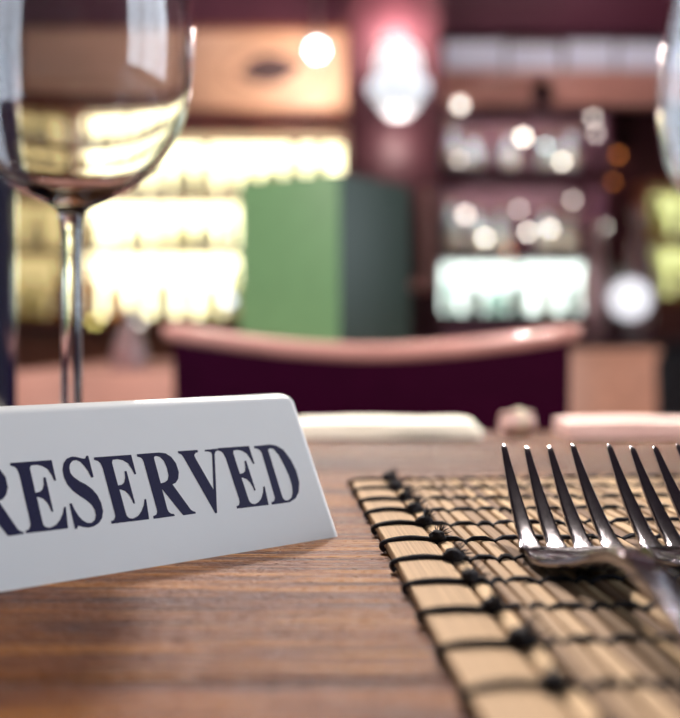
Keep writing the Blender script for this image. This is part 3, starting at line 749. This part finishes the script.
def shelf_unit(name, label, xa, xb, dF, dBk, rows, uprights, board_m, panel_fn, base=None):
    """rows: (z_floor, z_top) openings; panels glow behind each bay"""
    u = empty(name, ((xa + xb) / 2, (dF + dBk) / 2, 0)); tag(u, label, 'shelf unit')
    inv = Matrix.Translation(-Vector(u.location))
    def put(nm, lo, hi, m, bev=0.003):
        o = box(nm, lo, hi, m, u, bev); o.data.transform(inv); return o
    zlo, zhi = rows[-1][0], rows[0][1]
    for k_, xu in enumerate([xa] + uprights + [xb]):
        put('upright', (xu - 0.018, dF, 0), (xu + 0.018, dBk, zhi + 0.03), board_m)
    cols = [xa] + uprights + [xb]
    for a, b in zip(cols, cols[1:]):
        put('top_board', (a + .0181, dF, zhi), (b - .0181, dBk, zhi + 0.03), board_m)
    for i, (z0, z1) in enumerate(rows):
        nz = rows[i + 1][1] if i + 1 < len(rows) else z0 - 0.04
        for ci, (a, b) in enumerate(zip(cols, cols[1:])):
            put('shelf', (a + .0181, dF, nz), (b - .0181, dBk - 0.03, z0), board_m)
            pm = panel_fn(i, ci)
            put('light_panel' if pm.startswith('glow') else 'back_panel', (a + .0181, dBk - 0.025, z0 + .002), (b - .0181, dBk - 0.005, z1 - .002), pm, 0)
    return u
rowsL = [(zz(191, DL), zz(137, DL)), (zz(247, DL), zz(199, DL)), (zz(316, DL), zz(253, DL))]
uL = shelf_unit('bottle_shelf_unit', 'brown back bar shelf unit with glowing cream panels left of the column', -1.95, xx(346, DL), 4.34, 4.62, rowsL, [xx(78, DL) - .03], 'brown_wood',
    lambda i, c: 'glow_dim' if (c == 0) else 'glow_warm')
rb = random.Random(5)
ORD = 'first second third fourth fifth sixth seventh eighth ninth tenth eleventh twelfth thirteenth fourteenth fifteenth'.split()
def fill_row(xa, xb, z, ztop, y, mats, step, label, group, kinds=(0, 1, 2, 3), hmax=None):
    x = xa; items = []
    while x < xb:
        hgt = (ztop - z) * rb.uniform(0.68, 0.94)
        items.append((rb.choice(kinds), x, y + rb.uniform(-.02, .02), z, rb.choice(mats), hgt))
        x += max(0.109, step * rb.uniform(0.98, 1.16))
    n_ = len(items)
    for i, (kd_, xv, yv, zv, mv, hv) in enumerate(items):
        which = 'lone' if n_ == 1 else ORD[i]
        put_bottle(kd_, xv, yv, zv, mv, label if n_ == 1 else '%s %s' % (which, label), group, hv)
xb0 = xx(78, DL) + .06
fill_row(xb0, xx(328, DL), rowsL[0][0], rowsL[0][1], 4.44, ('vessel_cream', 'vessel_cream', 'vessel_yellow'), 0.105, 'pale bottle from the left on the top cream lit shelf', 'top row of the cream lit shelves')
fill_row(xb0, xx(262, DL), rowsL[1][0], rowsL[1][1], 4.44, ('vessel_cream', 'vessel_yellow', 'vessel_cream'), 0.10, 'pale bottle from the left on the middle cream lit shelf', 'middle row of the cream lit shelves')
fill_row(xb0, xx(262, DL), rowsL[2][0], rowsL[2][1], 4.44, ('vessel_cream', 'vessel_yellow', 'vessel_amber', 'vessel_cream'), 0.108, 'pale bottle from the left on the bottom cream lit shelf', 'bottom row of the cream lit shelves')
for r_, nm in zip(rowsL, ('upper', 'middle', 'lower')):
    fill_row(-1.86, xx(62, DL) - .03, r_[0], r_[1], 4.44, ('vessel_amber', 'vessel_yellow'), 0.11, 'amber bottle from the left in the %s dim bay behind the glass' % nm, '%s dim bay bottles' % nm)
# counter cabinet below
bc = empty('back_counter', (-0.95, 4.2, 0)); tag(bc, 'brown wooden counter cabinet under the cream lit shelves', 'cabinet')
box('body', (-1.0, -0.12, 0), (0.97, 0.12, zz(330, 4.2)), 'brown_wood', bc)
box('worktop', (-1.02, -0.15, zz(330, 4.2) + .0005), (0.98, 0.125, zz(325, 4.2)), 'dark_wood', bc)
for i in range(4):
    d = box('door', (-0.98 + .487 * i, -0.14, 0.08), (-0.98 + .487 * i + .475, -0.1201, 0.76), 'brown_wood', bc)
    tube('knob', [(-0.98 + .487 * i + .43, -0.14, 0.45), (-0.98 + .487 * i + .43, -0.165, 0.45)], 0.012, 'copper', d)
# signboard above the shelves
sb = empty('signboard', (xx(185, 4.3), 4.31, zz(109, 4.3))); tag(sb, 'tan wooden signboard with dark leaf emblem above the lit shelves', 'sign')
wS = xx(355, 4.3) - xx(185, 4.3); hS = zz(31, 4.3) - zz(109, 4.3)
box('board', (-wS, -0.005, 0), (wS, 0.03, hS), 'tan_wood', sb)
for lo, hi in (((-wS - .02, -.015, -.02), (wS + .02, .031, -.0001)), ((-wS - .02, -.015, hS + .0001), (wS + .02, .031, hS + .02)), ((wS + .0001, -.015, 0), (wS + .02, .031, hS)), ((-wS - .02, -.015, 0), (-wS - .0001, .031, hS))):
    box('frame_rail', lo, hi, 'brown_wood', sb)
bm = bmesh.new(); ex = xx(272, 4.3) - xx(185, 4.3); ez = zz(70, 4.3) - zz(109, 4.3)
lf = [(-0.15, -0.02), (-0.10, 0.03), (-0.03, 0.05), (0.04, 0.045), (0.09, 0.025), (0.15, 0.03), (0.10, -0.005), (0.06, -0.03), (-0.01, -0.045), (-0.08, -0.035)]
add_prism(bm, lf, -0.0075, -0.0051, lambda u, v, w: (ex + u * 1.1, w, ez + v * 1.5)); from_bm('emblem', bm, sb, 'emblem_brown')
bm = bmesh.new(); el = [(0.23 * math.cos(2 * PI * i / 40), 0.11 * math.sin(2 * PI * i / 40)) for i in range(41)]
add_tube(bm, [(ex + u, -0.0065, ez + v) for u, v in el], 0.004, 6, False); from_bm('emblem', bm, sb, 'emblem_brown', auto=60)
# spotlight in front of the board
DS = 3.7
sp = empty('ceiling_spotlight', (xx(317, DS), DS, H)); tag(sp, 'bright white ceiling spotlight glaring before the tan signboard', 'spotlight')
zsp = zz(50, DS) - H
tube('stem', [(0, 0.03, 0), (0, 0.03, zsp + .06)], 0.008, 'lamp_metal', sp)
bm = bmesh.new(); add_lathe(bm, [(0, .13), (0.03, .13), (0.045, .09), (0.050, 0.0), (0.047, 0.0), (0.040, 0.08), (0, .085)], 24)
bmesh.ops.rotate(bm, verts=bm.verts[:], matrix=Matrix.Rotation(-PI / 2 + 0.25, 3, 'X')); bmesh.ops.translate(bm, verts=bm.verts[:], vec=(0, 0, zsp))
from_bm('housing', bm, sp, 'lamp_metal', auto=40)
bm = bmesh.new(); add_lathe(bm, [(0, -.006), (0.020, -.004), (0.030, .006), (0.030, .01), (0, .012)], 24)
bmesh.ops.rotate(bm, verts=bm.verts[:], matrix=Matrix.Rotation(-PI / 2 + 0.25, 3, 'X')); bmesh.ops.translate(bm, verts=bm.verts[:], vec=(0, 0, zsp))
from_bm('lens', bm, sp, 'glow_spot', auto=40)
sl_ = bpy.data.lights.new('sign_light', 'SPOT'); sl_.energy = 24; sl_.color = (1, 0.80, 0.66); sl_.spot_size = math.radians(110); sl_.spot_blend = 0.8; sl_.shadow_soft_size = 0.04
slo = bpy.data.objects.new('sign_light', sl_); COL.objects.link(slo); slo.location = (sp.location.x, DS + 0.15, H + zsp + 0.05); slo.rotation_euler = (math.radians(90), 0, 0.25)
# two unseen ceiling downlights added to brighten the bar front
for dx_, nm_, ee in ((-0.75, 'left', 32), (1.05, 'right', 55)):
    dl = empty('fill_downlight', (dx_, 3.35, H)); tag(dl, 'unseen round downlight added to brighten the %s bar bay' % nm_, 'downlight')
    lathe('trim_ring', [(0.05, 0), (0.075, 0), (0.075, -0.012), (0.055, -0.016), (0.05, 0)], 'lamp_metal', dl, 28)
    lathe('lens', [(0, -0.002), (0.05, -0.002), (0.05, -0.008), (0, -0.010)], 'key_lens', dl, 28)
    l_ = bpy.data.lights.new('downlight', 'SPOT'); l_.energy = ee; l_.color = (1, 0.78, 0.72); l_.spot_size = math.radians(120); l_.spot_blend = 0.9; l_.shadow_soft_size = 0.06
    lo_ = bpy.data.objects.new('downlight', l_); COL.objects.link(lo_); lo_.location = (dx_, 3.35, H - 0.03); lo_.rotation_euler = (math.radians(38), 0, 0)
# the spotlight that lights our table, out of the picture
def track_spot(pos, aim, label):
    ks = empty('ceiling_spotlight', (pos[0], pos[1], H)); tag(ks, label, 'spotlight')
    tube('stem', [(0, 0, 0), (0, 0, pos[2] - H - 0.02)], 0.01, 'lamp_metal', ks)
    kq = Vector((0, 0, -1)).rotation_difference((Vector(aim) - Vector(pos)).normalized()).to_matrix()
    bm = bmesh.new(); add_lathe(bm, [(0, .05), (0.05, .05), (0.065, .02), (0.07, -0.06), (0.066, -0.06), (0.06, 0.01), (0, .015)], 24)
    bmesh.ops.rotate(bm, verts=bm.verts[:], matrix=kq); bmesh.ops.translate(bm, verts=bm.verts[:], vec=(0, 0, pos[2] - H - 0.08)); from_bm('housing', bm, ks, 'lamp_metal', auto=40)
track_spot(KEY_POS, (0.05, 0.30, TABLE_Z), 'ceiling spotlight aimed at the foreground table')
track_spot(FSP, FSA, 'unseen fill spotlight added for the maroon chair and green menu')
track_spot(BSP, BSA, 'ceiling spotlight high before the bar aimed at the foreground table')

# wall lantern on the column
DLn = DC - 0.10
ln = empty('wall_lantern', (xx(398, DLn), DC, zz(122, DLn))); tag(ln, 'white glowing wall lantern mounted on the rose column', 'lantern')
hL = zz(48, DLn) - zz(122, DLn)
k_ = F / DLn
def lp(px_half, py): return (px_half / k_, (zz(py, DLn) - zz(122, DLn)))
yo = -0.135
lathe('lower_glass', [(0, lp(0, 120)[1]), lp(10, 118), lp(20, 108), lp(22, 101), (0, lp(0, 101)[1])], 'glow_lantern', ln, 28, (0, yo, 0))
lathe('ring', [(0, lp(0, 101)[1]), lp(25, 100), lp(30, 94), lp(30, 86), lp(26, 82), (0, lp(0, 82)[1])], 'glow_ring', ln, 28, (0, yo, 0))
lathe('upper_glass', [(0, lp(0, 81)[1]), lp(24, 80), lp(22, 60), lp(16, 49), (0, lp(0, 48)[1])], 'glow_lantern', ln, 28, (0, yo, 0))
for zc_ in (81.3, 100.8): lathe('metal_band', [(0.105, lp(0, zc_)[1] - .007), (0.112, lp(0, zc_)[1] - .007), (0.112, lp(0, zc_)[1] + .007), (0.105, lp(0, zc_)[1] + .007), (0.105, lp(0, zc_)[1] - .007)], 'lamp_metal', ln, 28, (0, yo, 0))
box('back_plate', (-0.05, -0.012, 0.04), (0.05, 0.0, hL - 0.04), 'lamp_metal', ln)
tube('arm', [(0, -0.012, hL / 2), (0, -0.06, hL / 2)], 0.012, 'lamp_metal', ln)
for dz, en in ((hL + 0.07, 16.0), (-0.07, 2.5)):       # the lantern's own light, up and down the column
    l_ = bpy.data.lights.new('lantern_light', 'POINT'); l_.energy = en; l_.color = (1, 0.80, 0.74); l_.shadow_soft_size = 0.04
    lo_ = bpy.data.objects.new('lantern_light', l_); COL.objects.link(lo_); lo_.location = (ln.location.x, DC + yo, ln.location.z + dz)
# copper pull handle on the column
ph = empty('pull_handle', (xx(427, DC - .03), DC - 0.035, zz(290, DC - .03))); tag(ph, 'upright copper pull handle on the dark side of the column', 'handle')
hh_ = zz(188, DC - .03) - zz(290, DC - .03)
tube('bar', [(0, 0, 0), (0, 0, hh_)], 0.026, 'copper', ph)
tube('foot', [(-0.09, 0, 0.015), (0.02, 0, 0.015)], 0.020, 'copper', ph)
for z in (0.05, hh_ - .05): tube('standoff', [(0, 0, z), (0, 0.035, z)], 0.012, 'copper', ph)

# ================================================================ BACK BAR, RIGHT BAY
rowsR = [(zz(170, DL), zz(113, DL)), (zz(256, DL), zz(181, DL)), (zz(313, DL), zz(261, DL))]
xaR, xbR = xx(437, DL), xx(604, DL)
uR = shelf_unit('glass_shelf_unit', 'dark shelf unit with pale glassware right of the column', xaR, xbR, 4.34, 4.62, rowsR, [], 'dark_wood',
    lambda i, c: 'glow_mint' if i == 2 else 'wall_red')
invR = -Vector(uR.location)
for i, (z0, z1) in enumerate(rowsR[:2]):
    for a, b in ((xaR + .02, xbR - .02),):
        o = box('fill_strip', (a + .05, 4.362, z1 - 0.012), (b - .05, 4.375, z1 - 0.0005), 'glow_fill_strip', uR, 0); o.data.transform(Matrix.Translation(invR))  # strip added to light the bottles; the added lip hides it
        o = box('front_lip', (a, 4.341, z1 - 0.034), (b, 4.352, z1 - 0.0005), 'dark_wood', uR, 0.002); o.data.transform(Matrix.Translation(invR))
fill_row(xaR + .078, xx(490, DL), rowsR[0][0], rowsR[0][1], 4.45, ('opal_blue',), 0.10, 'bluish bottle from the column on the upper glassware shelf', 'upper right bay by the column')
fill_row(xx(512, DL), xx(524, DL), rowsR[0][0], rowsR[0][1], 4.45, ('opal_blue',), 0.10, 'lone bluish bottle mid way along the upper glassware shelf', 'upper bay by the divider')
fill_row(xx(536, DL) + .07, xx(588, DL), rowsR[0][0], rowsR[0][1], 4.45, ('opal_mint', 'opal_blue'), 0.10, 'tinted bottle from the left in the upper shelf right half', 'upper bay right of the divider')
fill_row(xaR + .078, xx(522, DL), rowsR[1][0], rowsR[1][1], 4.45, ('opal_blue', 'opal_mint'), 0.105, 'pale bottle from the column on the middle glassware shelf', 'middle right bay by the column')
fill_row(xx(536, DL) + .06, xx(588, DL), rowsR[1][0], rowsR[1][1], 4.45, ('opal_mint', 'opal_pink', 'vessel_cream'), 0.105, 'pale bottle from the left in the middle shelf right half', 'middle bay right of the divider')
fill_row(xaR + .078, xx(522, DL), rowsR[2][0], rowsR[2][1], 4.45, ('vessel_mint',), 0.10, 'mint bottle from the column on the glowing glassware shelf', 'glowing bottom shelf by the column')
fill_row(xx(536, DL) + .06, xx(588, DL), rowsR[2][0], rowsR[2][1], 4.45, ('vessel_mint', 'vessel_cream'), 0.10, 'mint bottle from the left in the glowing shelf right half', 'glowing bottom shelf right of the divider')
# header: tan boards and frosted lit panes above the right bay
hd = empty('header_board', (xx(530, DL), 4.36, zz(108, DL))); tag(hd, 'pinkish wooden header with frosted lit panes above the glassware', 'header')
hx = Vector(hd.location)
def hbox(nm, pa, pb, ya, yb, m, d0=-0.03, d1=0.05):
    o = box(nm, (xx(pa, DL), 4.36 + d0, zz(yb, DL)), (xx(pb, DL), 4.36 + d1, zz(ya, DL)), m, hd); o.data.transform(Matrix.Translation(-hx))
hbox('board', 440, 530, 86, 109, 'rail_wood'); hbox('board', 550, 690, 84, 109, 'rail_wood'); hbox('back_board', 438, 700, 40, 108, 'dark_wood', 0.051, 0.07)
hbox('rail', 438, 700, 74, 83, 'rail_wood')
hbox('frosted_pane', 443, 503, 44, 72, 'glow_frost', 0.0, 0.05); hbox('frosted_pane', 508, 560, 46, 72, 'glow_frost', 0.02, 0.05); hbox('frosted_pane', 566, 612, 44, 72, 'glow_frost', 0.0, 0.05); hbox('frosted_pane', 618, 690, 44, 72, 'glow_frost', 0.02, 0.05)
# bulbs as glowing globes, most added in place of highlights on the glassware
DBl = 4.27
glints = [(460, 105, 15, 'glow_glint_soft'), (523, 137, 12, 'glow_glint'), (459, 160, 8, 'glow_glint_soft'), (593, 118, 9, 'glow_glint_soft'), (596, 134, 8, 'glow_glint_soft'), (562, 162, 9, 'glow_glint'), (545, 146, 8, 'glow_glint_teal'),
         (465, 215, 14, 'glow_glint_soft'), (519, 209, 8, 'glow_glint_soft'), (528, 232, 9, 'glow_glint'), (550, 229, 9, 'glow_glint'), (573, 200, 8, 'glow_glint_soft'), (485, 238, 10, 'glow_glint'), (509, 252, 8, 'glow_bulb_amber'), (604, 227, 9, 'glow_glint'),
         (618, 155, 9, 'glow_bulb_amber'), (613, 182, 7, 'glow_bulb_amber'), (95, 321, 12, 'glow_bulb_yellow'), (138, 322, 11, 'glow_glint_soft'), (228, 300, 17, 'glow_glint_blue')]
WORDS = {'glow_glint_soft': 'soft white', 'glow_glint': 'bright white', 'glow_glint_teal': 'teal', 'glow_bulb_amber': 'dim amber', 'glow_bulb_yellow': 'yellow', 'glow_glint_blue': 'large bluish white'}
PLACES = ['under the pinkish header beside the column', 'mid way along the upper glassware shelf', 'low in the upper bay beside the column', 'at the upper right corner of the glassware shelves', 'just below the corner glint of the glassware shelves', 'low at the right half of the upper glassware shelf', 'near the middle of the upper glassware shelf',
          'in the middle bay nearest the column', 'high above the middle glassware shelf', 'low at the centre of the middle glassware shelf', 'low right of centre on the middle glassware shelf', 'high at the right half of the middle glassware shelf', 'low in the middle bay near the column', 'under the middle glass shelf', 'outside the right end of the middle bay',
          'on the red wall right of the upper bay', 'on the red wall right of the middle bay', 'beside the wine glass stem', 'between wine glass stem and lit shelves', 'left of the green menu at counter height']
for (px, py, r_, m), pl in zip(glints, PLACES):
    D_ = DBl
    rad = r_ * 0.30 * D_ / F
    b_ = empty('glint_globe', at(px, py, D_)); tag(b_, '%s glint globe %s' % (WORDS[m], pl), 'bulb', 'globe bulbs along the bar shelves')
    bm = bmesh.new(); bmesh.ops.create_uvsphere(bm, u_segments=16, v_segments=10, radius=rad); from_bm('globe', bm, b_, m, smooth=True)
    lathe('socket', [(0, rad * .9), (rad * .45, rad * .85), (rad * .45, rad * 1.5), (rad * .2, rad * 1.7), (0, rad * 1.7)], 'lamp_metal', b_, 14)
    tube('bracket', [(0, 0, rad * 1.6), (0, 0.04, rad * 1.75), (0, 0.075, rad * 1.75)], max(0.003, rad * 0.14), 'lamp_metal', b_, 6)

# lime lit cabinet at the right edge
rowsG = [(zz(236, DL), zz(190, DL)), (zz(296, DL), zz(246, DL))]
uG = shelf_unit('bottle_shelf_unit', 'lime lit shelf unit at the right picture edge', xx(643, DL), xx(760, DL), 4.34, 4.62, rowsG, [], 'brown_wood', lambda i, c: 'glow_lime')
for r_, nm in zip(rowsG, ('upper', 'lower')):
    fill_row(xx(659, DL), xx(742, DL), r_[0], r_[1], 4.44, ('vessel_yellow', 'vessel_cream'), 0.11, 'yellow bottle from the left on the %s lime lit shelf' % nm, '%s lime shelf bottles' % nm)
struct(box('wall_bar', (xx(606, DL), 4.50, 0), (xx(642, DL), 4.6, zz(40, DL)), 'wall_red', bev=0.0))
# sideboard with globe lamp and pink vases
DG = 3.0
sd = empty('sideboard', (xx(640, DG), DG + 0.2, 0)); tag(sd, 'dark sideboard beneath the white globe lamp', 'cabinet')
zsd = zz(338, DG)
box('body', (-0.22, -0.2, 0.05), (0.42, 0.2, zsd - 0.02), 'frame_black', sd); box('top', (-0.24, -0.21, zsd - 0.0199), (0.44, 0.21, zsd), 'dark_wood', sd)
for i in range(2):
    d = box('door', (-0.21 + .315 * i, -0.215, 0.09), (-0.21 + .315 * i + .305, -0.2001, zsd - .05), 'frame_black', sd)
    tube('knob', [(-0.21 + .315 * i + .27, -0.215, 0.45), (-0.21 + .315 * i + .27, -0.235, 0.45)], 0.01, 'copper', d)
for sx in (-0.19, 0.39):
    for sy in (-.17, .17): box('foot', (sx - .02, sy - .02, 0), (sx + .02, sy + .02, 0.0499), 'frame_black', sd)
gl = empty('globe_lamp', (xx(630, DG + .1), DG + .1, zsd)); tag(gl, 'white globe table lamp glowing on the dark sideboard', 'lamp')
lathe('base', [(0, 0), (0.05, 0), (0.05, 0.008), (0.012, 0.016), (0.010, 0.066), (0, 0.066)], 'lamp_metal', gl, 28)
bm = bmesh.new(); bmesh.ops.create_uvsphere(bm, u_segments=28, v_segments=18, radius=0.070); bmesh.ops.translate(bm, verts=bm.verts[:], vec=(0, 0, 0.064 + .070)); from_bm('globe', bm, gl, 'glow_globe', smooth=True)
def vase(px, hgt, label):
    v = empty('vase', (xx(px, DG + .27), DG + .27, zsd)); tag(v, label, 'vase')
    lathe('body', smooth_pts([(0, 0), (0.035, 0), (0.05, hgt * .2), (0.055, hgt * .5), (0.03, hgt * .8), (0.024, hgt * .9), (0.032, hgt)], 3), 'vessel_pink', v, 28)
    lathe('lip', [(0.032, hgt), (0.035, hgt + .004), (0.032, hgt + .008), (0.029, hgt + .004), (0.032, hgt)], 'copper', v, 28)
vase(596, 0.40, 'tall pink glass vase left of the globe lamp'); vase(640, 0.46, 'tallest pink glass vase directly behind the globe lamp')
